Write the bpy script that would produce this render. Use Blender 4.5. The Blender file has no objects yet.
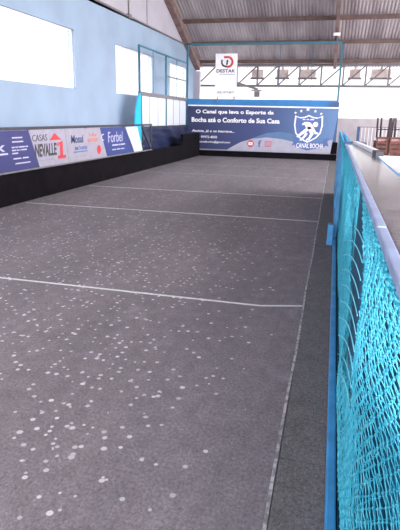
import bpy, bmesh, math, random
from mathutils import Vector, Matrix
C = bpy.context.scene.collection
S = bpy.context.scene
random.seed(7)

# ------------------------------------------------------------------ camera
F_PX, PITCH, YAW, ROLL, CAM_H = 511.9, 0.2819, 0.2449, 0.0198, 1.35
cp, sp, cy, sy = math.cos(PITCH), math.sin(PITCH), math.cos(YAW), math.sin(YAW)
fwd = Vector((-sy*cp, cy*cp, -sp)); rgt = Vector((cy, sy, 0)); upv = rgt.cross(fwd)
cr, sr = math.cos(ROLL), math.sin(ROLL)
R_ = rgt*cr + upv*sr; U_ = upv*cr - rgt*sr
cd = bpy.data.cameras.new('camera'); cam = bpy.data.objects.new('camera', cd); C.objects.link(cam)
M = Matrix((R_, U_, -fwd)).transposed().to_4x4(); M.translation = (0, 0, CAM_H)
cam.matrix_world = M
cd.sensor_fit = 'VERTICAL'; cd.sensor_height = 24; cd.lens = 24*F_PX/530
cd.clip_start = 0.02; cd.clip_end = 500
S.camera = cam

# ------------------------------------------------------------------ world / light
w = bpy.data.worlds.new('overcast_sky'); S.world = w; w.use_nodes = True
nt = w.node_tree; nt.nodes.clear()
bg = nt.nodes.new('ShaderNodeBackground'); wo = nt.nodes.new('ShaderNodeOutputWorld')
bg.inputs['Color'].default_value = (1.0, 0.965, 1.0, 1); tc = nt.nodes.new('ShaderNodeTexCoord'); dt = nt.nodes.new('ShaderNodeVectorMath'); dt.operation = 'DOT_PRODUCT'
dt.inputs[1].default_value = (0.70, -0.62, 0.35)      # sky made brighter on this side, added to light the hall
mr = nt.nodes.new('ShaderNodeMapRange'); mr.interpolation_type = 'SMOOTHSTEP'
mr.inputs[1].default_value = -0.15; mr.inputs[2].default_value = 0.65; mr.inputs[3].default_value = 1.0; mr.inputs[4].default_value = 7.0
nt.links.new(tc.outputs['Generated'], dt.inputs[0]); nt.links.new(dt.outputs['Value'], mr.inputs[0]); nt.links.new(mr.outputs[0], bg.inputs['Strength'])
nt.links.new(bg.outputs[0], wo.inputs[0])
S.view_settings.view_transform = 'Standard'; S.view_settings.look = 'None'
S.view_settings.exposure = 0.78; S.view_settings.gamma = 1; S.view_settings.use_curve_mapping = False

# ------------------------------------------------------------------ materials
def mat(name, col, rough=.6, metal=0, noise=0, scale=20, col2=None, bump=0, bscale=None, spec=.5, stretch=(1,1,1), lo=.35, hi=.65, coat=0):
    m = bpy.data.materials.new(name); m.use_nodes = True
    n = m.node_tree; b = n.nodes['Principled BSDF']
    b.inputs['Base Color'].default_value = (*col, 1); b.inputs['Roughness'].default_value = rough
    if coat: b.inputs['Coat Weight'].default_value = coat; b.inputs['Coat Roughness'].default_value = .12
    b.inputs['Metallic'].default_value = metal; b.inputs['Specular IOR Level'].default_value = spec
    geo = n.nodes.new('ShaderNodeNewGeometry')
    mp = n.nodes.new('ShaderNodeMapping'); mp.inputs['Scale'].default_value = stretch
    n.links.new(geo.outputs['Position'], mp.inputs['Vector'])
    tn = n.nodes.new('ShaderNodeTexNoise'); tn.inputs['Scale'].default_value = scale; tn.inputs['Detail'].default_value = 5
    n.links.new(mp.outputs[0], tn.inputs['Vector'])
    rp = n.nodes.new('ShaderNodeValToRGB')
    c2 = col2 if col2 else tuple(min(1, c*(1+max(noise, .06))) for c in col)
    c1 = col if col2 else tuple(c*(1-max(noise, .06)) for c in col)
    rp.color_ramp.elements[0].color = (*c1, 1); rp.color_ramp.elements[1].color = (*c2, 1)
    rp.color_ramp.elements[0].position = lo; rp.color_ramp.elements[1].position = hi
    n.links.new(tn.outputs['Fac'], rp.inputs[0]); n.links.new(rp.outputs[0], b.inputs['Base Color'])
    if bump:
        t2 = n.nodes.new('ShaderNodeTexNoise'); t2.inputs['Scale'].default_value = bscale or scale*3; t2.inputs['Detail'].default_value = 4
        n.links.new(mp.outputs[0], t2.inputs['Vector'])
        bp = n.nodes.new('ShaderNodeBump'); bp.inputs['Strength'].default_value = bump; bp.inputs['Distance'].default_value = .01
        n.links.new(t2.outputs['Fac'], bp.inputs['Height']); n.links.new(bp.outputs[0], b.inputs['Normal'])
    return m

def carpet(name, base, dots):
    m = bpy.data.materials.new(name); m.use_nodes = True
    n = m.node_tree; b = n.nodes['Principled BSDF']; L = n.links.new
    b.inputs['Roughness'].default_value = .95; b.inputs['Specular IOR Level'].default_value = .25
    geo = n.nodes.new('ShaderNodeNewGeometry')
    def noise(scale, det=4, st=(1,1,1), rough=.6):
        mp = n.nodes.new('ShaderNodeMapping'); mp.inputs['Scale'].default_value = st
        L(geo.outputs['Position'], mp.inputs['Vector'])
        t = n.nodes.new('ShaderNodeTexNoise'); t.inputs['Scale'].default_value = scale; t.inputs['Detail'].default_value = det; t.inputs['Roughness'].default_value = rough
        L(mp.outputs[0], t.inputs['Vector']); return t.outputs['Fac']
    def ramp(v, a, c, ca, cb):
        r = n.nodes.new('ShaderNodeValToRGB'); e = r.color_ramp.elements
        e[0].position = a; e[1].position = c; e[0].color = (*ca, 1); e[1].color = (*cb, 1)
        L(v, r.inputs[0]); return r.outputs[0]
    def mix(fac, a, bb, mode='MIX'):
        x = n.nodes.new('ShaderNodeMix'); x.data_type = 'RGBA'; x.blend_type = mode
        for s, v in ((x.inputs[0], fac), (x.inputs[6], a), (x.inputs[7], bb)):
            if isinstance(v, (int, float)): s.default_value = v
            elif isinstance(v, tuple): s.default_value = (*v, 1)
            else: L(v, s)
        return x.outputs[2]
    col = ramp(noise(220, 3), .3, .7, tuple(c*.62 for c in base), tuple(c*1.42 for c in base))
    mid = ramp(noise(75, 3, (1, .8, 1)), .32, .70, (.74,)*3, (1.30,)*3)
    col = mix(1.0, col, ramp(noise(14, 6, (1, .6, 1)), .3, .72, (.86,)*3, (1.16,)*3), 'MULTIPLY')
    big = ramp(noise(1.1, 5, (1.6, .35, 1)), .3, .75, (.88,)*3, (1.16, 1.13, 1.14))
    col = mix(1.0, col, mid, 'MULTIPLY'); col = mix(1.0, col, big, 'MULTIPLY')
    if dots:
        def mth(op, a, bb=None):
            x = n.nodes.new('ShaderNodeMath'); x.operation = op
            for i, v in enumerate((a, bb)):
                if v is None: continue
                if isinstance(v, (int, float)): x.inputs[i].default_value = v
                else: L(v, x.inputs[i])
            return x.outputs[0]
        sep = n.nodes.new('ShaderNodeSeparateXYZ'); L(geo.outputs['Position'], sep.inputs[0])
        # chalky round ball prints: thinner towards the fence side and the far end
        fx = n.nodes.new('ShaderNodeMapRange'); L(sep.outputs['X'], fx.inputs[0])
        fx.inputs[1].default_value = -0.25; fx.inputs[2].default_value = -1.0; fx.inputs[3].default_value = 0; fx.inputs[4].default_value = 1
        fy = n.nodes.new('ShaderNodeMapRange'); L(sep.outputs['Y'], fy.inputs[0])
        fy.inputs[1].default_value = 7.5; fy.inputs[2].default_value = 2.2; fy.inputs[3].default_value = .22; fy.inputs[4].default_value = 1
        dens = mth('MULTIPLY', fx.outputs[0], fy.outputs[0])
        clus = mth('MULTIPLY', dens, mth('ADD', noise(1.6, 2), .25))
        tot = None
        for sc, rad, k in ((10.5, .10, .50), (17.0, .15, .42)):
            vo = n.nodes.new('ShaderNodeTexVoronoi'); vo.voronoi_dimensions = '2D'; vo.inputs['Scale'].default_value = sc
            L(geo.outputs['Position'], vo.inputs['Vector'])
            sc3 = n.nodes.new('ShaderNodeSeparateColor'); L(vo.outputs['Color'], sc3.inputs[0])
            rr = mth('MULTIPLY', mth('ADD', sc3.outputs[1], .75), rad)
            inside = n.nodes.new('ShaderNodeMapRange'); inside.interpolation_type = 'SMOOTHSTEP'
            L(vo.outputs['Distance'], inside.inputs[0]); L(mth('MULTIPLY', rr, .72), inside.inputs[1]); L(rr, inside.inputs[2])
            inside.inputs[3].default_value = 1; inside.inputs[4].default_value = 0
            keep = mth('LESS_THAN', sc3.outputs[0], mth('MULTIPLY', clus, k))
            d = mth('MULTIPLY', mth('MULTIPLY', inside.outputs[0], keep), mth('ADD', mth('MULTIPLY', sc3.outputs[2], .45), .55))
            tot = d if tot is None else mth('MAXIMUM', tot, d)
        # scuffed chalk patches
        sc = mth('MULTIPLY', noise(70, 4), ramp(noise(3.3, 3, (1, .8, 1)), .58, .8, (0,)*3, (.55,)*3))
        tot = mth('MAXIMUM', tot, mth('MULTIPLY', sc, .55))
        col = mix(tot, col, (.66, .64, .67))
    L(col, b.inputs['Base Color'])
    bp = n.nodes.new('ShaderNodeBump'); bp.inputs['Strength'].default_value = .5; bp.inputs['Distance'].default_value = .006
    L(noise(300, 3), bp.inputs['Height']); L(bp.outputs[0], b.inputs['Normal'])
    return m

def glassy(name, col, tr=.9):
    m = bpy.data.materials.new(name); m.use_nodes = True; n = m.node_tree; n.nodes.clear()
    o = n.nodes.new('ShaderNodeOutputMaterial'); t = n.nodes.new('ShaderNodeBsdfTransparent'); g = n.nodes.new('ShaderNodeBsdfGlossy')
    mx = n.nodes.new('ShaderNodeMixShader'); mx.inputs[0].default_value = 1-tr
    t.inputs[0].default_value = (*col, 1); g.inputs['Roughness'].default_value = .08
    n.links.new(t.outputs[0], mx.inputs[1]); n.links.new(g.outputs[0], mx.inputs[2]); n.links.new(mx.outputs[0], o.inputs[0]); return m

def milky(name, col, clear=.3):
    m = bpy.data.materials.new(name); m.use_nodes = True; n = m.node_tree; n.nodes.clear()
    o = n.nodes.new('ShaderNodeOutputMaterial'); t = n.nodes.new('ShaderNodeBsdfTransparent')
    d = n.nodes.new('ShaderNodeBsdfDiffuse'); tl = n.nodes.new('ShaderNodeBsdfTranslucent')
    a = n.nodes.new('ShaderNodeMixShader'); c = n.nodes.new('ShaderNodeMixShader')
    for x in (d, tl): x.inputs[0].default_value = (*col, 1)
    a.inputs[0].default_value = .5; c.inputs[0].default_value = 1-clear
    n.links.new(d.outputs[0], a.inputs[1]); n.links.new(tl.outputs[0], a.inputs[2])
    n.links.new(t.outputs[0], c.inputs[1]); n.links.new(a.outputs[0], c.inputs[2]); n.links.new(c.outputs[0], o.inputs[0]); return m

MT = dict(
    court=carpet('court_carpet', (.20, .183, .197), True),
    edge=carpet('edge_mat', (.145, .14, .143), False),
    chalk=mat('white_line_paint', (.62, .62, .63), .8, noise=.12, scale=40),
    chalkworn=mat('worn_line_paint', (.20, .195, .20), .9, col2=(.50, .49, .50), scale=30, lo=.38, hi=.6),
    wall_blue=mat('pale_blue_wall_paint', (.25, .33, .43), .8, noise=.05, scale=1.2, bump=.15, bscale=14),
    wall_grey=mat('pale_lilac_wall_paint', (.40, .38, .43), .85, noise=.06, scale=1.5, bump=.15, bscale=14),
    beige=mat('parapet_plaster', (.40, .365, .38), .85, noise=.05, scale=4),
    roof=mat('corrugated_roof_metal', (.28, .24, .25), .55, .2, col2=(.50, .45, .46), scale=.9, stretch=(2.2, .4, .4)),
    purlin=mat('brown_steel_paint', (.105, .062, .055), .6, noise=.25, scale=6),
    rafter=mat('brown_rafter', (.20, .13, .12), .7, noise=.3, scale=5),
    truss=mat('grey_truss_steel', (.13, .12, .13), .6, noise=.1, scale=6),
    block=mat('beige_wood', (.58, .48, .45), .8, noise=.15, scale=8),
    floorp=mat('pale_floor', (.60, .58, .60), .35, noise=.06, scale=2),
    ground=mat('outside_concrete', (.45, .44, .43), .9, noise=.1, scale=.7),
    black=mat('black_painted_board', (.005, .004, .006), .85, noise=.3, scale=5, spec=.08),
    darkpost=mat('dark_painted_steel', (.035, .035, .045), .5, noise=.2, scale=10),
    greyrail=mat('worn_grey_rail', (.16, .15, .16), .5, noise=.2, scale=10),
    conduit=mat('brown_conduit', (.16, .14, .15), .6, noise=.2, scale=12),
    teal=mat('teal_steel_paint', (.015, .13, .19), .45, noise=.15, scale=8),
    blue=mat('blue_steel_paint', (.045, .27, .56), .38, noise=.18, scale=9, bump=.15, bscale=40),
    bluedk=mat('dark_blue_steel_paint', (.02, .07, .19), .4, noise=.2, scale=9),
    bluebeam=mat('blue_board_paint', (.015, .17, .42), .5, noise=.1, scale=4),
    cyanboard=mat('cyan_board_paint', (.01, .42, .74), .5, noise=.06, scale=3),
    tarpnavy=mat('navy_tarp', (.016, .022, .060), .32, noise=.3, scale=4, bump=.6, bscale=3),
    net=mat('cyan_net_cord', (.02, .35, .50), .6, col2=(.08, .50, .64), scale=25),
    netback=mat('teal_backing_tarp', (.008, .17, .29), .55, noise=.25, scale=7, bump=.3, bscale=12),
    netdark=mat('deep_teal_gap_dark', (.005, .085, .16), .6, noise=.2, scale=8),  # dark tone for the pieces added to darken the net gaps
    netcord=mat('pale_cyan_lacing', (.16, .60, .72), .6),
    ledge=mat('worn_grey_laminate', (.030, .027, .036), .24, col2=(.26, .24, .27), scale=16, stretch=(1.2, 5, 1), bump=.22, bscale=14, coat=.8, lo=.42, hi=.68),
    lav=mat('lavender_blue_rim_paint', (.30, .38, .58), .35, noise=.15, scale=14),
    whiteplank=mat('white_painted_wood', (.88, .88, .90), .45, noise=.05, scale=8),
    white=mat('white_paint', (.78, .78, .80), .5, noise=.03, scale=5),
    signw=mat('white_sign_sheet', (.80, .80, .84), .4, noise=.03, scale=4),
    pane=glassy('window_glass', (.98, .99, 1)),
    acryl=milky('milky_polycarbonate', (.92, .95, 1.0), .25),
    wood=mat('dark_brown_wood', (.035, .016, .013), .55, noise=.35, scale=9, stretch=(4, 4, 1)),
    redwood=mat('reddish_brown_wood', (.12, .032, .022), .5, noise=.35, scale=9),
    pink=mat('pinkish_cushion_cloth', (.48, .30, .30), .9, noise=.1, scale=12),
    twig=mat('dark_chair_leg', (.03, .018, .022), .6, noise=.2, scale=9),
)
def flat(name, col, rough=.5): return mat(name, col, rough, noise=.04, scale=6)
PR = dict(navy=flat('print_navy', (.020, .035, .13)), white=flat('print_white', (.78, .78, .80)), pale=flat('print_pale', (.29, .28, .345)),
          lilac=flat('print_lilac', (.34, .34, .42)), red=flat('print_red', (.50, .035, .04)), blk=flat('print_black', (.03, .03, .035)),
          indigo=flat('print_indigo', (.030, .032, .13)), royal=flat('print_royal', (.026, .045, .18)), grey=flat('print_grey', (.25, .25, .28)),
          sky=flat('print_sky', (.07, .15, .30)), off=flat('print_offwhite', (.29, .275, .33)), dimw=flat('print_dim_white', (.42, .42, .55)),
          orange=flat('print_orange', (.50, .16, .10)), mid=flat('print_mid_blue', (.06, .12, .32)))
# the far banner's own printed blend, navy on the left to mid blue on the right
m = bpy.data.materials.new('print_blue_blend'); m.use_nodes = True; n = m.node_tree; b = n.nodes['Principled BSDF']
g = n.nodes.new('ShaderNodeNewGeometry'); s = n.nodes.new('ShaderNodeSeparateXYZ'); r = n.nodes.new('ShaderNodeMapRange'); rp = n.nodes.new('ShaderNodeValToRGB')
r.inputs[1].default_value = -5.2; r.inputs[2].default_value = 0
n.links.new(g.outputs['Position'], s.inputs[0]); n.links.new(s.outputs['X'], r.inputs[0]); n.links.new(r.outputs[0], rp.inputs[0]); n.links.new(rp.outputs[0], b.inputs['Base Color'])
rp.color_ramp.elements[0].color = (.015, .021, .080, 1); rp.color_ramp.elements[1].color = (.085, .18, .36, 1)
e = rp.color_ramp.elements.new(.5); e.color = (.022, .042, .15, 1); b.inputs['Roughness'].default_value = .45
PR['blend'] = m

# ------------------------------------------------------------------ builders
def link_mesh(name, me, material, parent=None):
    o = bpy.data.objects.new(name, me); C.objects.link(o)
    if material: me.materials.append(material)
    if parent: o.parent = parent
    return o
def bx(bm, lo, hi, mtx=None):
    vs = [bm.verts.new((x, y, z)) for x in (lo[0], hi[0]) for y in (lo[1], hi[1]) for z in (lo[2], hi[2])]
    if mtx:
        for v in vs: v.co = mtx @ v.co
    for f in ((0,1,3,2),(4,6,7,5),(0,4,5,1),(2,3,7,6),(0,2,6,4),(1,5,7,3)): bm.faces.new([vs[i] for i in f])
def tube(bm, a, b, r, n=8, r2=None):
    a = Vector(a); b = Vector(b); d = (b-a).normalized(); r2 = r if r2 is None else r2
    u = d.orthogonal().normalized(); v = d.cross(u)
    A = [bm.verts.new(a+(u*math.cos(t)+v*math.sin(t))*r) for t in [2*math.pi*i/n for i in range(n)]]
    B = [bm.verts.new(b+(u*math.cos(t)+v*math.sin(t))*r2) for t in [2*math.pi*i/n for i in range(n)]]
    for i in range(n): bm.faces.new((A[i], A[(i+1)%n], B[(i+1)%n], B[i]))
    bm.faces.new(A[::-1]); bm.faces.new(B)
def bar(bm, a, b, wx, wy):
    """rectangular bar from a to b"""
    a = Vector(a); b = Vector(b); d = (b-a); L = d.length; d.normalize()
    up = Vector((0,0,1)) if abs(d.z) < .95 else Vector((0,1,0))
    u = d.cross(up).normalized(); v = u.cross(d)
    m = Matrix((u, v, d)).transposed().to_4x4(); m.translation = a
    bx(bm, (-wx/2, -wy/2, 0), (wx/2, wy/2, L), m)
def fin(bm, name, material, parent=None, bevel=0, smooth=False):
    bmesh.ops.recalc_face_normals(bm, faces=bm.faces)
    if bevel:
        bmesh.ops.bevel(bm, geom=[e for e in bm.edges], offset=bevel, segments=2, affect='EDGES', profile=.6)
    me = bpy.data.meshes.new(name); bm.to_mesh(me); bm.free()
    if smooth:
        for p in me.polygons: p.use_smooth = True
    return link_mesh(name, me, material, parent)
def boxes(name, material, lst, parent=None, bevel=0):
    bm = bmesh.new()
    for lo, hi in lst: bx(bm, lo, hi)
    return fin(bm, name, material, parent, bevel)
def bars(name, material, lst, parent=None, bevel=0):
    bm = bmesh.new()
    for a, b_, wx, wy in lst: bar(bm, a, b_, wx, wy)
    return fin(bm, name, material, parent, bevel)
def tubes(name, material, lst, parent=None, n=8):
    bm = bmesh.new()
    for a, b_, r in lst: tube(bm, a, b_, r, n)
    o = fin(bm, name, material, parent)
    return o
def struct(o): o['kind'] = 'structure'; return o
def tag(o, label, cat, group=None):
    o['label'] = label; o['category'] = cat
    if group: o['group'] = group
    return o
def thing(name, loc, label, cat, group=None):
    o = bpy.data.objects.new(name, None); C.objects.link(o); o.location = loc; o.empty_display_size = .1
    return tag(o, label, cat, group)
def adopt(root):
    """children are modelled in world coordinates; keep them where they are"""
    inv = Matrix.Translation(root.location).inverted()
    for ch in root.children:
        if not ch.get('_done'):
            ch.data.transform(inv); ch['_done'] = 1
            for g in ch.children:
                g.data.transform(inv)
    for ch in root.children:
        if '_done' in ch: del ch['_done']

# ------------------------------------------------------------------ structure
XW, YE, XB = -5.675, 21.4, -4.675
def roofz(y): return 5.046-.44*(y-17.9) if y > 9 else 5.046-.44*(9-17.9)-.44*(9-y)
struct(boxes('floor', MT['court'], [((-4.70, -2, -.06), (-.109, 18.6, 0)), ((.125, -2, -.06), (.30, 18.6, -.004)), ((-.109, -2, -.06), (.125, 18.6, -.032))]))
struct(boxes('floor_walkway', MT['floorp'], [((.30, -2, -.06), (9, YE, 0)), ((XW, -2, -.06), (-4.72, YE, -.01)), ((-4.72, 18.62, -.06), (.13, YE, -.01))]))
struct(boxes('ground', MT['ground'], [((-60, -40, -.20), (60, 80, -.08))]))
# left gable wall with three window openings
wins = [(7.0, 11.0), (13.25, 16.15), (17.9, 20.05)]
zb, zt, zsplit, th = 1.9, 3.11, 3.91, .15
bm = bmesh.new(); prev = -3.0
for a, b_ in wins:
    bx(bm, (XW-th, prev, -.08), (XW, a, zsplit)); bx(bm, (XW-th, a, -.08), (XW, b_, zb)); bx(bm, (XW-th, a, zt), (XW, b_, zsplit)); prev = b_
bx(bm, (XW-th, prev, -.08), (XW, 20.5, zsplit))
vs = [(XW-t, y, z) for t in (0, th) for y, z in ((20.5, -.08), (YE+.1, -.08), (YE+.1, roofz(YE+.1)), (20.5, zsplit))]
V = [bm.verts.new(p) for p in vs]
for f in ((0,1,2,3),(7,6,5,4),(0,4,5,1),(1,5,6,2),(2,6,7,3),(3,7,4,0)): bm.faces.new([V[i] for i in f])
struct(fin(bm, 'wall_left', MT['wall_blue']))
bm = bmesh.new()
pts = [(-3, zsplit), (20.5, zsplit), (20.46, roofz(20.46)), (9, roofz(9)), (-3, roofz(-3))]
A = [bm.verts.new((XW, y, z)) for y, z in pts]; B = [bm.verts.new((XW-th, y, z)) for y, z in pts]
bm.faces.new(A); bm.faces.new(B[::-1])
for i in range(5): bm.faces.new((A[i], B[i], B[(i+1)%5], A[(i+1)%5]))
struct(fin(bm, 'wall_left_gable', MT['wall_grey']))
for k, (a, b_) in enumerate(wins):
    fr = []
    x0, x1 = XW-.10, XW-.05
    fr += [((x0, a, zb), (x1, a+.03, zt)), ((x0, b_-.03, zb), (x1, b_, zt)), ((x0, a, zb), (x1, b_, zb+.03)), ((x0, a, zt-.03), (x1, b_, zt))]
    nb = 5 if k else 7
    f = boxes('window_%d' % (k+1), MT['white'], fr); struct(f)
    gb = [((x0+.01, a, zb+(zt-zb)*t-.006), (x1-.01, b_, zb+(zt-zb)*t+.006)) for t in ((.2, .4, .6, .8) if k else (.86,))]
    gb += [((x0+.01, a+(b_-a)*i/nb-.008, zb), (x1-.01, a+(b_-a)*i/nb+.008, zt)) for i in range(1, nb)] if k else [((x0+.01, 10.70, zb+.75), (x1-.01, 10.72, zt))]
    boxes('glazing_bar', MT['white'], gb, f)
    boxes('pane', MT['pane'], [((XW-.078, a+.03, zb+.03), (XW-.072, b_-.03, zt-.03))], f)
# far parapet and roof
struct(boxes('wall_back', MT['beige'], [((XW, YE, -.08), (9, YE+.12, 1.40))]))
def corr(name, y0, y1, x0, x1, pitch=.11, amp=.032):
    bm = bmesh.new(); x = x0; i = 0; pv = None
    prof = [(0, 0), (.28, 0), (.5, 1), (.78, 1)]
    while x < x1:
        for px, a in prof:
            X = x+px*pitch; row = [bm.verts.new((X, y, roofz(y)+a*amp+dz)) for y in (y0, y1) for dz in (0,)]
            if pv: bm.faces.new((pv[0], row[0], row[1], pv[1]))
            pv = row
        x += pitch
    me_o = fin(bm, name, MT['roof'])
    sm = me_o.modifiers.new('thickness', 'SOLIDIFY'); sm.thickness = .004
    return struct(me_o)
corr('ceiling', 9, YE+.5, XW-.2, 9)
corr('ceiling_near_slope', -3, 9, XW-.2, 9, pitch=.33)
def roofbar(y, zoff, wy, wz, x0=XW, x1=9): return ((x0, y-wy/2, roofz(y)-zoff-wz), (x1, y+wy/2, roofz(y)-zoff))
for y in (10.1, 11.35, 12.6, 13.85, 15.1, 16.35, 17.6, 18.85, 20.12, 21.30):
    tag(boxes('purlin', MT['purlin'], [roofbar(y, .022, .07, .13)]), {18.85: 'upper visible brown roof purlin, farther above the hall', 20.12: 'lower brown roof purlin, one bay above the eave', 21.30: 'brown eave purlin along the lower edge of the corrugated roof'}.get(y, 'brown roof purlin above the visible part of the roof'), 'roof beam', 'roof purlins')
def rafter(name, x, wx, hz, material, off, ya=9.0, yb=YE-.12):
    a = Vector((x, ya, roofz(ya)-off)); b_ = Vector((x, yb, roofz(yb)-off))
    return bars(name, material, [(a, b_, wx, hz)])
tag(rafter('rafter', XW+.11, .20, .26, MT['rafter'], .30), 'sloping brown rafter against the left wall, running down to the far corner', 'roof beam', 'rafters')
tag(rafter('rafter', -.22, .11, .22, MT['rafter'], .28), 'narrow sloping brown rafter hanging over the right end of the banner', 'roof beam', 'rafters')
t = thing('truss', (1.6, YE, 2.5), 'long grey lattice truss spanning the bright opening at the far end', 'truss')
boxes('top_chord', MT['truss'], [((XW+.02, YE-.06, 3.30), (9, YE+.06, 3.38))], t)
boxes('bottom_chord', MT['truss'], [((XW+.02, YE-.06, 2.53), (9, YE+.06, 2.61))], t)
x = -4.80
while x < 8.8:
    bars('vertical_strut', MT['truss'], [((x, YE, 2.61), (x, YE, 3.30), .06, .06)], t)
    bars('diagonal_brace', MT['truss'], [((x-.80, YE, 2.61), (x-.04, YE, 3.30), .065, .05)], t)
    x += .82
adopt(t)
for i, (x0, x1) in enumerate(((-3.42, -2.98), (-2.44, -1.98), (-1.55, -.92), (.35, .75), (1.15, 1.85))):
    where = ('left end of the row', 'second from the left', 'middle, the widest left of the rafter', 'just right of the rafter', 'rightmost, near the photo edge')[i]
    r_ = thing('eave_bracket', ((x0+x1)/2, YE+.3, 2.84), 'beige wooden eave bracket seen behind the truss lattice, '+where, 'eave bracket', 'brackets behind the truss')
    boxes('block', MT['block'], [((x0, YE+.2, 2.90), (x1, YE+.42, 3.20))], r_)
    boxes('hanger', MT['block'], [(((x0+x1)/2-.04, YE+.26, 3.20), ((x0+x1)/2+.04, YE+.34, 3.375))], r_)
    boxes('lip', MT['truss'], [((x0-.05, YE+.18, 2.84), (x1+.05, YE+.46, 2.90))], r_)
    adopt(r_)
# post at the far end left of the sign
tag(boxes('corner_column', MT['wall_grey'], [((XW+.002, YE-.32, 0), (XW+.24, YE-.12, 3.1))]), 'pale column in the far left corner under the rafter', 'column')
# conduit
t = thing('conduit', (XW+.03, 14, zsplit), 'long thin brown conduit running along the upper left wall below the gable', 'pipe')
tubes('pipe', MT['conduit'], [((XW+.032, 6, zsplit), (XW+.032, 20.15, zsplit), .028)], t)
boxes('junction_box', MT['conduit'], [((XW, 14.06, zsplit-.05), (XW+.07, 14.26, zsplit+.06))], t)
adopt(t)

tag(tubes('conduit_riser', MT['conduit'], [((XW+.025, 14.16, zsplit+.061), (XW+.025, 14.16, 6.3), .02)]), 'upright brown conduit rising from the junction box on the left gable', 'pipe')
tag(tubes('conduit_riser', MT['conduit'], [((XW+.02, 15.6, zsplit+.03), (XW+.02, 15.6, 5.7), .008)]), 'very thin faint upright wire on the left gable, nearer the roof slope', 'pipe')
# ------------------------------------------------------------------ court lines
def line(name, pts, wd, material, label):
    bm = bmesh.new()
    for (xa, ya), (xb, yb) in zip(pts, pts[1:]):
        d = Vector((xb-xa, yb-ya, 0)).normalized(); nrm = Vector((-d.y, d.x, 0))*wd/2
        a = Vector((xa, ya, 0)); b_ = Vector((xb, yb, 0))
        q = [a-nrm, b_-nrm, b_+nrm, a+nrm]
        lo = [bm.verts.new((p.x, p.y, .0005)) for p in q]; hi = [bm.verts.new((p.x, p.y, .0025)) for p in q]
        bm.faces.new(hi); bm.faces.new(lo[::-1])
        for i in range(4): bm.faces.new((lo[i], lo[(i+1)%4], hi[(i+1)%4], hi[i]))
    return tag(fin(bm, name, material), label, 'painted line', 'painted court lines')
line('court_line', [(-4.6, 3.63), (-.43, 3.60), (-.125, 3.69)], .024, MT['chalk'], 'bright white cross line nearest the camera, kinked at its right end')
line('court_line', [(-4.6, 7.08), (-.125, 7.09)], .028, MT['chalk'], 'second white cross line from the camera, on the grey court')
line('court_line', [(-4.6, 9.29), (-.125, 9.29)], .026, MT['chalk'], 'third white cross line from the camera, on the grey court')
line('court_line', [(-4.6, 12.29), (-.125, 12.29)], .024, MT['chalkworn'], 'fourth cross line, faint, before the far end of the court')
line('court_line', [(-4.6, 14.8), (-.125, 14.8)], .022, MT['chalkworn'], 'faintest cross line, closest to the banner')
sl = [(-.116+.004*math.sin(i*1.7), -1.9+i*.6) for i in range(35)]
line('side_line', [p for p in sl if p[1] < 18.5], .013, MT['chalkworn'], 'thin worn white line running lengthwise beside the edge mats')

ms = [(-1.47, 1.839), (1.847, 5.151), (5.159, 18.3)]
for i, (a, b_) in enumerate(ms):
    tag(boxes('edge_mat', MT['edge'], [((-.106, a, -.03), (.125, b_, .002))]),
        ('dark grey edge mat along the net fence, nearest the camera', 'dark grey edge mat between the two seams beside the net fence', 'long dark grey edge mat beyond the farther seam, running to the banner')[i], 'mat', 'edge mats beside the fence')

# ------------------------------------------------------------------ left side boards
t = tag(boxes('side_board', MT['black'], [((XB-.05, 1, 0), (XB, 18.3, .47))], bevel=.006), 'long black low side board at the foot of the left banners', 'board')
t = tag(boxes('side_board', MT['black'], [((XB-.048, 16.1, .470), (XB-.004, 18.3, .80))]), 'short raised black board on top of the long board near the far left corner', 'board')
t = tag(boxes('side_board', MT['black'], [((-5.15, 18.32, 0), (.12, 18.40, .20))]), 'black kick board across the far end under the blue banner', 'board')
t = thing('banner_rail', (XB, 8, .47), 'dark steel rail frame that carries the left row of banners', 'railing')
boxes('top_rail', MT['darkpost'], [((XB-.055, 1, 1.10), (XB-.012, 13.25, 1.145))], t, .004)
boxes('bottom_rail', MT['greyrail'], [((XB-.055, 1, .472), (XB-.012, 13.25, .495))], t)
for y in (1.2, 3.4, 5.4, 7.45, 9.45, 11.35, 13.2): boxes('post', MT['darkpost'], [((XB-.05, y-.02, .49), (XB-.014, y+.02, 1.10))], t)
bars('brace', MT['darkpost'], [((XB-.033, 12.55, 1.10), (XB-.033, 13.15, .56), .03, .09)], t)
adopt(t)

# printed panels -----------------------------------------------------
class Plane:
    def __init__(s, O, U, V): s.O = Vector(O); s.U = Vector(U); s.V = Vector(V); s.N = s.U.cross(s.V)
    def P(s, u, v, d=0): return s.O+s.U*u+s.V*v+s.N*d
def poly(pl, pts, d0, d1, name, material, parent=None):
    bm = bmesh.new()
    A = [bm.verts.new(pl.P(u, v, d0)) for u, v in pts]; B = [bm.verts.new(pl.P(u, v, d1)) for u, v in pts]
    bm.faces.new(A[::-1]); bm.faces.new(B); k = len(pts)
    for i in range(k): bm.faces.new((A[i], A[(i+1)%k], B[(i+1)%k], B[i]))
    return fin(bm, name, material, parent)
def multi(pl, lst, d0, d1, name, material, parent=None):
    bm = bmesh.new()
    for pts in lst:
        A = [bm.verts.new(pl.P(u, v, d0)) for u, v in pts]; B = [bm.verts.new(pl.P(u, v, d1)) for u, v in pts]
        bm.faces.new(A[::-1]); bm.faces.new(B); k = len(pts)
        for i in range(k): bm.faces.new((A[i], A[(i+1)%k], B[(i+1)%k], B[i]))
    return fin(bm, name, material, parent)
def rect(u0, v0, u1, v1): return [(u0, v0), (u1, v0), (u1, v1), (u0, v1)]
def disc(cu, cv, r, k=20): return [(cu+r*math.cos(2*math.pi*i/k), cv+r*math.sin(2*math.pi*i/k)) for i in range(k)]
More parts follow.
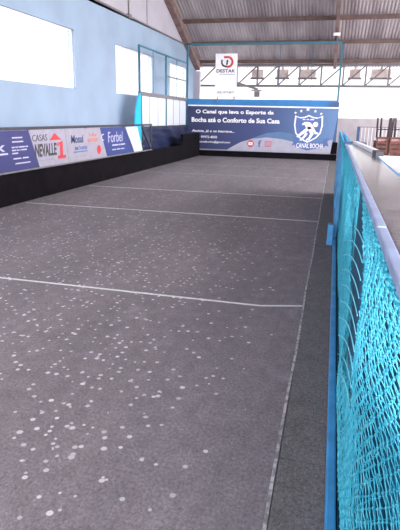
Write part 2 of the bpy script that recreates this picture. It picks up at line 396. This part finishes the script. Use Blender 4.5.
def text(pl, s, u0, v0, u1, v1, d, material, parent, name='lettering', bold=.012, slant=0, rot=0):
    cu = bpy.data.curves.new('t', 'FONT'); cu.body = s; cu.size = 1; cu.extrude = .004; cu.offset = bold; cu.resolution_u = 3; cu.shear = slant
    to = bpy.data.objects.new('t', cu); C.objects.link(to)
    bpy.context.view_layer.update()
    me = bpy.data.meshes.new_from_object(to.evaluated_get(bpy.context.evaluated_depsgraph_get()))
    bpy.data.objects.remove(to)
    xs = [v.co.x for v in me.vertices]; ys = [v.co.y for v in me.vertices]
    ax, bx_, ay, by = min(xs), max(xs), min(ys), max(ys)
    for v in me.vertices:
        a = (v.co.x-ax)/(bx_-ax); c = (v.co.y-ay)/(by-ay)
        v.co = pl.P(u0+(u1-u0)*a, v0+(v1-v0)*c+rot*a, d+(v.co.z+.004)*.35)
    me.materials.clear(); return link_mesh(name, me, material, parent)

def smudge(pl, words, u0, v0, u1, v1, d, material, parent):
    """a row of print too small to read: strokes of the given word lengths"""
    total = sum(words)+len(words)-1; out = []; i = 0
    for k in words:
        out.append(rect(u0+(u1-u0)*i/total, v0+(v1-v0)*.2, u0+(u1-u0)*(i+k)/total, v0+(v1-v0)*.8)); i += k+1
    return multi(pl, out, d, d+.003, 'small_print', material, parent)
# left banners : u = Y (left to right seen from the court), v = Z
LB = Plane((XB-.012, 0, 0), (0, 1, 0), (0, 0, 1))
def lb(label, pts, material):
    t = thing('banner', (XB, (pts[0][0]+pts[1][0])/2, .47), label, 'banner', 'banners on the left side boards')
    poly(LB, pts, 0, .006, 'sheet', material, t); return t
t = lb('indigo banner with small white text, far left at the photo edge', [(4.2, .50), (7.66, .50), (7.40, 1.095), (4.2, 1.095)], PR['indigo'])
text(LB, 'lux', 6.22, .80, 6.76, .94, .006, PR['dimw'], t)
smudge(LB, [11], 6.05, .745, 6.82, .785, .006, PR['dimw'], t)
for i, (s_, u0, u1, v) in enumerate((([9], 6.95, 7.22, .975), ([9], 6.95, 7.24, .915), ([3, 3, 7, 3], 6.93, 7.36, .835), ([4, 2, 1, 6], 6.93, 7.32, .79), ([4], 6.93, 7.08, .745), ([5, 4], 6.95, 7.36, .665), ([11], 6.99, 7.40, .59))):
    smudge(LB, s_, u0, v, u1, v+.032, .006, PR['dimw'], t)
adopt(t)
t = lb('white banner with black and red house builder logo beside the indigo banner', [(7.67, .50), (8.66, .50), (8.56, 1.095), (7.41, 1.095)], PR['pale'])
text(LB, 'CASAS', 7.50, .915, 7.95, 1.02, .006, PR['blk'], t, bold=.0)
text(LB, 'NEVALLE', 7.56, .66, 8.24, .87, .006, PR['blk'], t, bold=.03)
poly(LB, [(8.02, .915), (8.20, 1.035), (8.42, .915)], .006, .009, 'logo_roof', PR['red'], t)
text(LB, 'Nº', 8.26, .80, 8.36, .88, .006, PR['red'], t, bold=.02)
multi(LB, [[(8.36, .64), (8.46, .64), (8.46, .89), (8.41, .89), (8.34, .85), (8.36, .82)], rect(8.28, .59, 8.56, .645)], .006, .009, 'logo_numeral', PR['red'], t)
smudge(LB, [5, 14], 7.62, .585, 8.15, .615, .006, PR['grey'], t)
adopt(t)
t = lb('off-white banner with navy and orange logos, between the house logo and the royal blue banner', [(8.67, .50), (10.34, .50), (10.02, 1.095), (8.57, 1.095)], PR['off'])
text(LB, 'Mosuí', 8.78, .83, 9.28, .98, .006, PR['navy'], t, bold=.02)
text(LB, 'Telhas', 9.50, .93, 9.86, 1.00, .006, PR['orange'], t, bold=.01)
text(LB, 'BAZEGGIO', 9.46, .83, 9.92, .90, .006, PR['orange'], t, bold=.02)
text(LB, 'MÓVEIS', 8.92, .70, 9.42, .78, .006, PR['mid'], t, bold=.02)
smudge(LB, [10], 8.86, .65, 9.42, .685, .006, PR['mid'], t)
smudge(LB, [2, 4, 4], 9.0, .565, 9.36, .595, .006, PR['grey'], t)
poly(LB, disc(9.95, .66, .09), .006, .009, 'logo_disc', PR['red'], t)
adopt(t)
t = lb('royal blue banner with large pale lettering, last in the left row', [(10.35, .50), (11.90, .50), (11.32, 1.095), (10.03, 1.095)], PR['royal'])
text(LB, 'Forbel', 10.42, .78, 11.20, 1.00, .006, PR['dimw'], t, bold=.0)
multi(LB, [[(10.17+.10*math.cos(a)*q, .90+.07*math.sin(a)*q) for a, q in [(math.pi*(.35+i*.13), 1) for i in range(11)]]+[(10.17+.10*math.cos(a)*.7, .90+.07*math.sin(a)*.7) for a in [math.pi*(.35+i*.13) for i in range(10, -1, -1)]]], .006, .009, 'logo_swirl', PR['dimw'], t)
smudge(LB, [10, 2, 8], 10.62, .69, 11.35, .74, .006, PR['dimw'], t)
smudge(LB, [4, 4, 4], 10.62, .60, 11.30, .64, .006, PR['dimw'], t)
adopt(t)
t = tag(poly(LB, [(12.0, .50), (12.55, .50), (12.2, 1.09), (11.45, 1.09)], -.02, -.015, 'plastic_sheet', MT['acryl']), 'pale translucent sheet in the gap right of the royal blue banner', 'sheet')

# cyan board at the cage entrance
bm = bmesh.new(); pl = Plane((-5.22, 0, 0), (0, 1, 0), (0, 0, 1))
pts = [(13.25, 0), (13.78, 0), (13.78, 1.93), (13.70, 1.93), (13.52, 1.75), (13.38, 1.45), (13.28, 1.05)]
tag(poly(pl, pts, 0, .03, 'plywood_board', MT['cyanboard']), 'bright cyan painted board with a curved edge at the near end of the side cage', 'board')

# ------------------------------------------------------------------ side cage (left)
XC = -5.247
t = thing('side_cage', (XC, 16, 0), 'teal steel side cage with milky panes before the left windows', 'cage')
for y in (13.83, 16.15): boxes('post', MT['teal'], [((XC-.025, y-.025, 0), (XC+.025, y+.025, 3.15))], t)
for y in (14.95, 17.3): boxes('thin_post', MT['teal'], [((XC-.008, y-.006, 1.9), (XC+.008, y+.006, 3.13))], t)
boxes('top_rail', MT['teal'], [((XC-.02, 13.8, 3.12), (XC+.02, 18.44, 3.165))], t)
boxes('middle_rail', MT['greyrail'], [((XC-.015, 16.18, 2.53), (XC+.015, 18.44, 2.57))], t)
boxes('sill_rail', MT['greyrail'], [((XC-.04, 13.80, 1.88), (XC+.05, 18.44, 1.98))], t)
boxes('low_rail', MT['darkpost'], [((XC-.03, 13.80, 1.00), (XC+.03, 18.44, 1.06))], t)
for a, b_ in ((13.87, 16.11), (16.19, 18.40)):
    p_ = boxes('pane', MT['acryl'], [((XC-.006, a, 1.06), (XC, b_, 1.88))], t)
    k = 3
    boxes('glazing_bar', MT['greyrail'], [((XC-.012, a+(b_-a)*i/k-.01, 1.06), (XC+.006, a+(b_-a)*i/k+.01, 1.88)) for i in range(1, k)], p_)
boxes('jamb', MT['darkpost'], [((XC-.03, 13.86, 1.06), (XC+.03, 13.93, 1.88))], t)
adopt(t)
# creased navy tarp low on the cage
bm = bmesh.new(); ny, nz = 60, 14; G = []
for i in range(ny+1):
    row = []
    for j in range(nz+1):
        y = 13.86+(18.42-13.86)*i/ny; z = .02+1.0*j/nz
        row.append(bm.verts.new((XC+.075+.018*math.sin(z*31+y*2.2)+.014*math.sin(y*5+z*9), y, z)))
    G.append(row)
for i in range(ny):
    for j in range(nz): bm.faces.new((G[i][j], G[i+1][j], G[i+1][j+1], G[i][j+1]))
o = fin(bm, 'tarp', MT['tarpnavy'], smooth=True); md = o.modifiers.new('thickness', 'SOLIDIFY'); md.thickness = .003
tag(o, 'shiny creased navy tarp hung low on the side cage', 'tarp')

# ------------------------------------------------------------------ end frame with the big banner
YF = 18.55
t = thing('end_frame', (-2.6, YF, 0), 'tall teal steel end frame behind the big blue banner', 'frame')
boxes('post', MT['teal'], [((-5.26, YF-.03, 0), (-5.20, YF+.03, 3.79))], t)
boxes('post', MT['teal'], [((-.03, YF-.03, 0), (.03, YF+.03, 3.79))], t)
boxes('top_rail', MT['teal'], [((-5.26, YF-.03, 3.73), (.03, YF+.03, 3.79))], t)
for x in (-2.0, -.92): boxes('thin_post', MT['teal'], [((x-.008, YF-.008, 1.9), (x+.008, YF+.008, 3.74))], t)
boxes('back_board', MT['bluebeam'], [((-5.20, YF-.02, .2), (-.03, YF+.02, 1.96))], t)
boxes('corner_board', MT['bluedk'], [((-.26, YF-.05, .55), (.06, YF-.02, 1.90))], t)
boxes('corner_base', MT['black'], [((-.30, YF-.06, .201), (.12, YF-.02, .60))], t)
adopt(t)
BN = Plane((0, YF-.075, 0), (1, 0, 0), (0, 0, 1))
t = thing('banner', (-2.6, YF-.08, .2), 'large blue printed banner with white slogan and shield emblem at the far end', 'banner')
poly(BN, [(-5.17, .205), (-.10, .205), (.075, 1.74), (-5.17, 1.76)], 0, .006, 'sheet', PR['blend'], t)
poly(BN, [(-5.17, 1.715), (.07, 1.695), (.075, 1.74), (-5.17, 1.76)], .006, .010, 'top_hem', PR['white'], t)
sw = [(-3.75, .205), (-3.55, .33), (-3.2, .52), (-2.8, .64), (-2.3, .70), (-1.8, .66), (-1.35, .57), (-.9, .52), (-.5, .56), (-.055, .68), (-.10, .205)]
poly(BN, sw, .006, .009, 'printed_wave', PR['lilac'], t)
sky = [(-2.9, .625), (-2.5, .69), (-2.2, .70), (-1.8, .66), (-1.35, .57), (-1.0, .53), (-.9, .62), (-1.35, .84), (-1.8, .90), (-2.3, .85)]
poly(BN, sky, .006, .008, 'printed_band', PR['sky'], t)
poly(BN, [(-5.17, .205), (-3.75, .205), (-3.72, .24), (-5.17, .24)], .006, .009, 'bottom_hem', PR['grey'], t)
text(BN, 'O Canal que leva o Esporte da', -4.88, 1.43, -2.10, 1.60, .008, PR['white'], t, bold=.03)
text(BN, 'Bocha até o Conforto de Sua Casa', -5.03, 1.17, -1.88, 1.335, .008, PR['white'], t, bold=.03)
text(BN, 'Assista, já e se inscreva...', -5.02, .80, -3.45, .91, .008, PR['white'], t, bold=.015, slant=.2)
text(BN, '54 99972-4038', -4.83, .615, -4.08, .70, .008, PR['white'], t, bold=.015)
text(BN, 'tvcanalbocha@gmail.com', -4.83, .435, -3.60, .53, .008, PR['white'], t, bold=.01)
def ring(cu, cv, r, w_, k=18):
    return [[(cu+q*math.cos(2*math.pi*j/k), cv+q*math.sin(2*math.pi*j/k)) for q, j in ((r, i), (r, i+1), (r-w_, i+1), (r-w_, i))] for i in range(k)]
multi(BN, ring(-4.95, .655, .055, .018), .008, .011, 'phone_icon', PR['white'], t)
multi(BN, ring(-4.95, .48, .055, .018), .008, .011, 'mail_icon', PR['white'], t)
ic = poly(BN, disc(-2.86, .47, .12), .009, .012, 'video_icon', PR['red'], t)
multi(BN, [rect(-2.93, .42, -2.79, .52)], .0121, .014, 'icon_plate', PR['white'], ic)
poly(BN, [(-2.885, .44), (-2.825, .47), (-2.885, .50)], .0141, .016, 'icon_arrow', PR['red'], ic)
text(BN, 'f', -2.60, .36, -2.48, .60, .009, PR['mid'], t, name='social_icon', bold=.03)
multi(BN, [rect(-2.35, .38, -2.13, .40), rect(-2.35, .56, -2.13, .58), rect(-2.35, .40, -2.33, .56), rect(-2.15, .40, -2.13, .56)]+ring(-2.24, .48, .06, .022), .009, .012, 'camera_icon', PR['red'], t)
# shield emblem
cu0, W_, H_ = -.90, .50, 1.0
half = [(0, 1.0), (.28, .92), (.62, .90), (.93, .97), (.97, .60), (.86, .28), (.60, .10), (.28, -.02), (0, -.10)]
sh = lambda k, dz=0: [(cu0+a*W_*k, .62+(b_-.45)*.84*k+.40+dz) for a, b_ in half]+[(cu0-a*W_*k, .62+(b_-.45)*.84*k+.40+dz) for a, b_ in half[-2:0:-1]]
poly(BN, sh(1.0), .009, .012, 'emblem_border', PR['white'], t)
poly(BN, sh(.90), .012, .014, 'emblem_field', PR['mid'], t)
def star(cu, cv, r): return [(cu+(r if i % 2 == 0 else r*.42)*math.sin(math.pi*i/5), cv+(r if i % 2 == 0 else r*.42)*math.cos(math.pi*i/5)) for i in range(10)]
for a, b_, r in ((-.95, 1.66, .075), (-1.17, 1.60, .055), (-.70, 1.60, .055), (-1.36, 1.54, .05), (-.50, 1.52, .05)):
    poly(BN, star(a, b_, r), .009, .012, 'emblem_star', PR['white'], t)
smudge(BN, [2, 2, 3], -1.10, 1.30, -.72, 1.35, .015, PR['white'], t)
# bowling player silhouette
multi(BN, [disc(-.66, 1.17, .085, 16),
           [(-1.10, 1.20), (-1.02, 1.25), (-.86, 1.24), (-.74, 1.14), (-.76, 1.04), (-.86, 1.00), (-.98, 1.06), (-1.02, 1.15), (-1.12, 1.14)],
           [(-.88, 1.10), (-.78, 1.06), (-.94, .92), (-1.06, .84), (-1.22, .72), (-1.28, .76), (-1.14, .90), (-1.00, 1.02)],
           [(-.90, 1.02), (-.80, 1.02), (-.70, .86), (-.82, .66), (-.94, .62), (-.95, .67), (-.86, .74), (-.82, .86)],
           [(-.74, 1.10), (-.70, 1.05), (-.62, .92), (-.54, .90), (-.55, .85), (-.66, .85), (-.80, 1.02)],
           [(-.98, .90), (-.90, .86), (-.98, .74), (-1.10, .62), (-1.17, .64), (-1.04, .78)]], .015, .018, 'emblem_player', PR['white'], t)
poly(BN, [(-1.42, .45), (-1.22, .50), (-1.22, .70), (-1.42, .74), (-1.36, .60)], .009, .0125, 'emblem_ribbon_tail', PR['mid'], t)
poly(BN, [(-.38, .50), (-.17, .45), (-.22, .60), (-.17, .74), (-.38, .70)], .009, .0125, 'emblem_ribbon_tail', PR['mid'], t)
poly(BN, [(-1.30, .42), (-.90, .30), (-.30, .42), (-.30, .62), (-.90, .50), (-1.30, .62)], .018, .021, 'emblem_ribbon', PR['mid'], t)
text(BN, 'CANAL BOCHA', -1.26, .38, -.34, .54, .021, PR['white'], t, bold=.015)
adopt(t)
# sign above banner
SG = Plane((0, YF-.07, 0), (1, 0, 0), (0, 0, 1))
t = thing('sign', (-3.83, YF-.07, 2.0), 'upright white sign with a red ring logo standing above the blue banner', 'sign')
poly(SG, rect(-4.20, 2.04, -3.44, 3.44), 0, .03, 'sheet', MT['signw'], t)
bm = bmesh.new()
for u in (-4.12, -3.52): bx(bm, (u-.02, YF-.069, 1.88), (u+.02, YF-.019, 2.1))
fin(bm, 'bracket', MT['greyrail'], t)
def arcband(cu, cv, r, w_, a0, a1, k=14, sx=1): return [[(cu+sx*q*math.cos(a0+(a1-a0)*j/k), cv+q*math.sin(a0+(a1-a0)*j/k)) for q, j in ((r, i), (r, i+1), (r-w_, i+1), (r-w_, i))] for i in range(k)]
multi(SG, arcband(-3.76, 3.17, .19, .075, math.radians(-115), math.radians(70))+[[(-3.92, 3.36), (-3.70, 3.36), (-3.72, 3.29), (-3.90, 3.29)]], .03, .034, 'logo_arc', PR['red'], t)
multi(SG, arcband(-3.84, 3.17, .17, .06, math.radians(150), math.radians(285))+[[(-3.83, 3.08), (-3.77, 3.08), (-3.75, 3.24), (-3.81, 3.24)]], .03, .034, 'logo_arc', PR['blk'], t)
text(SG, 'DESTAK', -4.16, 2.83, -3.49, 2.94, .03, PR['blk'], t, bold=.03)
smudge(SG, [13], -4.05, 2.76, -3.52, 2.795, .03, PR['grey'], t)
text(SG, '(54) 3375-8577', -4.12, 2.13, -3.50, 2.22, .03, PR['blk'], t, bold=.01)
adopt(t)
# floodlight on arm right of the sign
t = thing('floodlight', (-2.75, YF+.15, 2.2), 'grey floodlight on a slanting arm right of the white sign', 'floodlight')
bars('arm', MT['truss'], [((-3.50, YF+.05, 2.52), (-2.72, YF+.15, 2.30), .07, .07), ((-3.50, YF+.04, 2.02), (-3.50, YF+.04, 2.56), .05, .05)], t)
boxes('lamp_housing', MT['truss'], [((-2.84, YF+.08, 2.05), (-2.66, YF+.22, 2.24))], t, .01)
boxes('hood', MT['greyrail'], [((-2.95, YF+.06, 2.25), (-2.60, YF+.26, 2.29))], t)
adopt(t)
t = thing('ceiling_lamp', (-.22, 19.0, 3.9), 'small beige bulkhead lamp fixed under the narrow rafter', 'lamp')
boxes('base', MT['white'], [((-.33, 18.96, 4.02), (-.11, 19.10, 4.12))], t, .01)
bm = bmesh.new(); tube(bm, (-.22, 19.03, 4.02), (-.22, 19.03, 3.84), .06, 12, .045); fin(bm, 'lamp_body', MT['darkpost'], t)
adopt(t)

# ------------------------------------------------------------------ net fence (right)
XR, XN, Y0, Y1, ZT = .098, .135, .25, 10.0, 1.165
t = thing('net_fence', (XN, 4, 0), 'blue steel fence with fine cyan netting along the right of the court', 'fence')
boxes('bottom_rail', MT['blue'], [((XR-.018, -.6, .012), (XR+.018, 10.0, .062))], t, .008)
for y in (-.3, 1.1, 2.2, 4.3, 5.9, 7.3, 8.7, 9.94): boxes('post', MT['blue'], [((XN+(.170 if y < 4 else .005), y-.022, .0), (XN+(.205 if y < 4 else .04), y+.022, 1.142))], t, .004)
for y in (-.3, 1.1, 2.2): boxes('outrigger', MT['blue'], [((XN-.045, y-.02, 1.115), (XN+.168, y+.02, 1.148))], t, .004)
b0 = boxes('bracket', MT['blue'], [((XR-.085, 5.72, .004), (XR-.02, 5.84, .235))], t, .006)
b0['label'] = 'blue box bracket on the inner face of the bottom rail'
for y in (5.88, 7.9, 9.92): boxes('outer_post', MT['blue'], [((XR-.022, y-.025, .064), (XR+.018, y+.025, 1.13))], t, .004)
boxes('outer_wire', MT['blue'], [((XR-.012, 5.9, 1.10), (XR+.008, 9.92, 1.128))], t)
def netx(y, z):
    a = .010*math.sin(y*2.3+z*4)+.006*math.sin(y*7.1+z*11)
    b_ = -.030*math.exp(-((y-1.75)/.22)**2)
    k = min(1, max(0, (y-.62)/.68)); k = k*k*(3-2*k)
    return XN-.050*(z/ZT)+(a+b_+.125-.110*k)*math.sin(math.pi*min(1, z/ZT))**.8
def netmesh(name, xoff, pit, q, rad, amp, ph, y1, parent, rnd=.0016, skip=None, knot=.0036):
    verts, faces = [], []
    nk = int((y1-Y0)/pit); nj = int((ZT-.07)/q); rs = random.Random(ph); jit = {}
    NS = 4; KN = knot/rad
    for k in range(nk):
        yc = Y0+(k+.5)*pit; pts = []
        zmax = .56+.9*(yc-skip[0])*0 if skip and skip[0] < yc < skip[1] else 9
        for j in range(nj+1):
            z0 = .07+j*(ZT-.07)/nj; side = 1 if (j+k) % 2 else -1
            kk = k+(1 if side > 0 else 0)
            if z0 > zmax: break
            if (kk, j) not in jit: jit[(kk, j)] = (rs.uniform(-1, 1)*rnd, rs.uniform(-1, 1)*rnd, rs.uniform(-1, 1)*rnd)
            jx, jy, jz = jit[(kk, j)]
            y = yc+side*(pit/2)+jy*1.5+.012*math.sin(z0*8+ph)
            P = Vector((XN+xoff+amp*(netx(y, z0)-XN)+jx, y, z0+jz))
            inw = Vector((0, -side, 0))
            pts += [(P+inw*rad+Vector((0, 0, -.0042)), 1), (P+Vector((0, 0, -.0018)), KN), (P+Vector((0, 0, .0018)), KN), (P+inw*rad+Vector((0, 0, .0042)), 1)]
        base = len(verts); n = len(pts)
        for i, (p, rr) in enumerate(pts):
            u = Vector((1, 0, 0)); v = Vector((0, 1, 0)); r = rad*rr
            for a in range(NS):
                an = 2*math.pi*a/NS
                verts.append(tuple(p+u*math.cos(an)*r+v*math.sin(an)*r))
        for i in range(n-1):
            a = base+NS*i
            for c in range(NS): faces.append((a+c, a+(c+1) % NS, a+NS+(c+1) % NS, a+NS+c))
    me = bpy.data.meshes.new(name); me.from_pydata(verts, [], faces); me.update()
    for p in me.polygons: p.use_smooth = True
    return link_mesh(name, me, MT['net'], parent)
netmesh('net', -.004, .0205, .0185, .0013, 1.0, 1, 9.9, t, skip=(1.36, 1.70))
netmesh('net_lining', .016, .032, .034, .0010, .6, 5, 5.5, t, skip=(1.30, 2.25))
boxes('gap_dark_sheet', MT['netdark'], [((XN-.008, 1.50, .45), (XN-.004, 2.30, 1.11))], t)  # dark sheet added so the open band in the net reads dark
boxes('gap_floor_strip', MT['netdark'], [((.122, Y0-.8, -.003), (XN+.158, 3.9, .03))], t)  # dark strip added to cover the lit floor below the net
boxes('backing_sheet', MT['netback'], [((XN+.042, 5.6, .0), (XN+.046, 9.9, 1.11))], t)
boxes('backing_sheet', MT['netback'], [((XN+.160, Y0-.8, .0), (XN+.164, 8.5, .80))], t)
for i in range(10):       # taut net cords bowing across the dark gap
    bm = bmesh.new(); z0 = .58+.040*i; p0 = None; ya = 1.55+(z0-.6)*1.5; yb = 1.12+(z0-.6)*.3
    for s_ in range(13):
        f_ = s_/12; y = ya+(yb-ya)*f_; z = z0+.13*math.sin(f_*math.pi/2)**1.0*(1 if f_ < 1 else 1)
        p = Vector((.070+.018*f_, y, min(1.13, z)))
        if p0 is not None: tube(bm, p0, p, .0013, 6)
        p0 = p
    bmesh.ops.remove_doubles(bm, verts=bm.verts, dist=.0004)
    fin(bm, 'net_cord', MT['netcord'], t)
# ledge board on top of the fence
XL = .081
boxes('ledge_board', MT['ledge'], [((XL+.017, .68, 1.150), (XL+.130, 3.95, 1.178))], t, .003)
boxes('ledge_rim', MT['lav'], [((XL, .88, 1.166), (XL+.016, 3.97, 1.182))], t, .003)
boxes('ledge_rim', MT['lav'], [((XL, -.5, 1.166), (XL+.016, .877, 1.181))], t, .003)
boxes('ledge_frame', MT['blue'], [((XL+.017, -.5, 1.150), (XL+.13, .675, 1.172))], t, .003)
boxes('ledge_side', MT['blue'], [((XL+.132, -.5, 1.142), (XL+.150, 3.6, 1.170))], t, .003)
boxes('end_cap', MT['bluedk'], [((XL-.008, 4.05, 1.150), (XL+.155, 4.35, 1.185))], t, .004)
adopt(t)
t = thing('white_plank', (.21, 3.3, 1.178), 'narrow white plank with a dark end lying on the far part of the ledge', 'plank')
bars('plank', MT['whiteplank'], [((.150, 4.02, 1.190), (.222, 2.86, 1.190), .030, .020)], t)
bars('end_block', MT['darkpost'], [((.216, 2.86, 1.190), (.224, 2.72, 1.190), .036, .024)], t)
adopt(t)

# ------------------------------------------------------------------ beyond the fence
t = thing('picket_railing', (.8, 20, 0), 'pale picket railing beside a blue post beyond the net fence', 'railing')
boxes('post', MT['bluedk'], [((.77, 19.95, 0), (.87, 20.05, 1.12))], t, .004)
boxes('top_rail', MT['greyrail'], [((.87, 19.985, 1.09), (3.4, 20.015, 1.115))], t)
boxes('bottom_rail', MT['white'], [((.87, 19.985, .12), (3.4, 20.015, .15))], t)
for i in range(20): boxes('picket', MT['white'], [((.93+.12*i, 19.99, .15), (.95+.12*i, 20.01, 1.09))], t)
adopt(t)
tag(boxes('platform', MT['white'], [((1.15, 17.45, -.004), (3.3, 18.75, .27))]), 'low white platform under the dark brown table', 'platform')
t = thing('wooden_table', (1.45, 17.9, .27), 'dark brown boxy wooden table before the pale picket railing', 'table')
boxes('tabletop', MT['wood'], [((1.26, 17.6, .66), (3.0, 18.4, .71))], t, .006)
boxes('front_panel', MT['wood'], [((1.27, 17.62, .275), (1.72, 17.65, .66))], t)
boxes('apron', MT['redwood'], [((1.74, 17.62, .275), (2.95, 17.65, .66))], t)
for x in (1.27, 2.02, 2.92):
    for y in (17.66, 18.3): boxes('leg', MT['wood'], [((x, y, .271), (x+.06, y+.06, .66))], t)
adopt(t)
def chair():
    r_ = thing('upturned_chair', (0, 0, 0), '', 'chair', 'upturned chairs on the brown table')
    boxes('seat', MT['redwood'], [((-.19, -.18, .08), (.19, .18, .12))], r_, .01)
    boxes('seat_pad', MT['pink'], [((-.16, -.16, .001), (.16, .16, .079))], r_, .015)
    for x, y in ((-.17, -.16), (.17, -.16), (-.17, .16), (.17, .16)):
        bm = bmesh.new(); tube(bm, (x, y, .12), (x*1.1, y*1.1, .72), .020, 8, .015); fin(bm, 'leg', MT['twig'], r_)
    for y in (-.16, .16): tubes('stretcher', MT['twig'], [((-.18, y*1.05, .36), (.18, y*1.05, .36), .011)], r_)
    for x in (-.18, .18): tubes('stretcher', MT['twig'], [((x, -.17, .30), (x, .17, .30), .011)], r_)
    for x in (-.15, .15): bars('back_post', MT['redwood'], [((x, -.20, .10), (x, -.30, -.36), .035, .03)], r_)
    for z in (-.33, -.20, -.07): boxes('back_slat', MT['redwood'], [((-.13, -.235+z*.2, z), (.13, -.215+z*.2, z+.07))], r_)
    return r_
spots = [(1.47, 17.75, .712, 0, 'upturned red-brown chair with dark legs, front left corner of the table'), (1.87, 17.75, .712, 0, 'upturned red-brown chair in the middle of the table front'),
         (2.27, 17.75, .712, 0, 'upturned red-brown chair, rightmost along the table front at the photo edge'), (1.62, 18.25, .712, math.pi, 'upturned chair behind the front left one, at the back of the table'),
         (2.06, 18.25, .712, math.pi, 'upturned chair at the back of the table, nearer the photo edge')]
proto = chair()
for i, (x, y, z, rz, lab) in enumerate(spots):
    if i == 0: c = proto
    else:
        c = proto.copy(); C.objects.link(c)
        for ch in proto.children:
            k = ch.copy(); C.objects.link(k); k.parent = c
    c.location = (x, y, z); c.rotation_euler = (0, 0, rz); c['label'] = lab
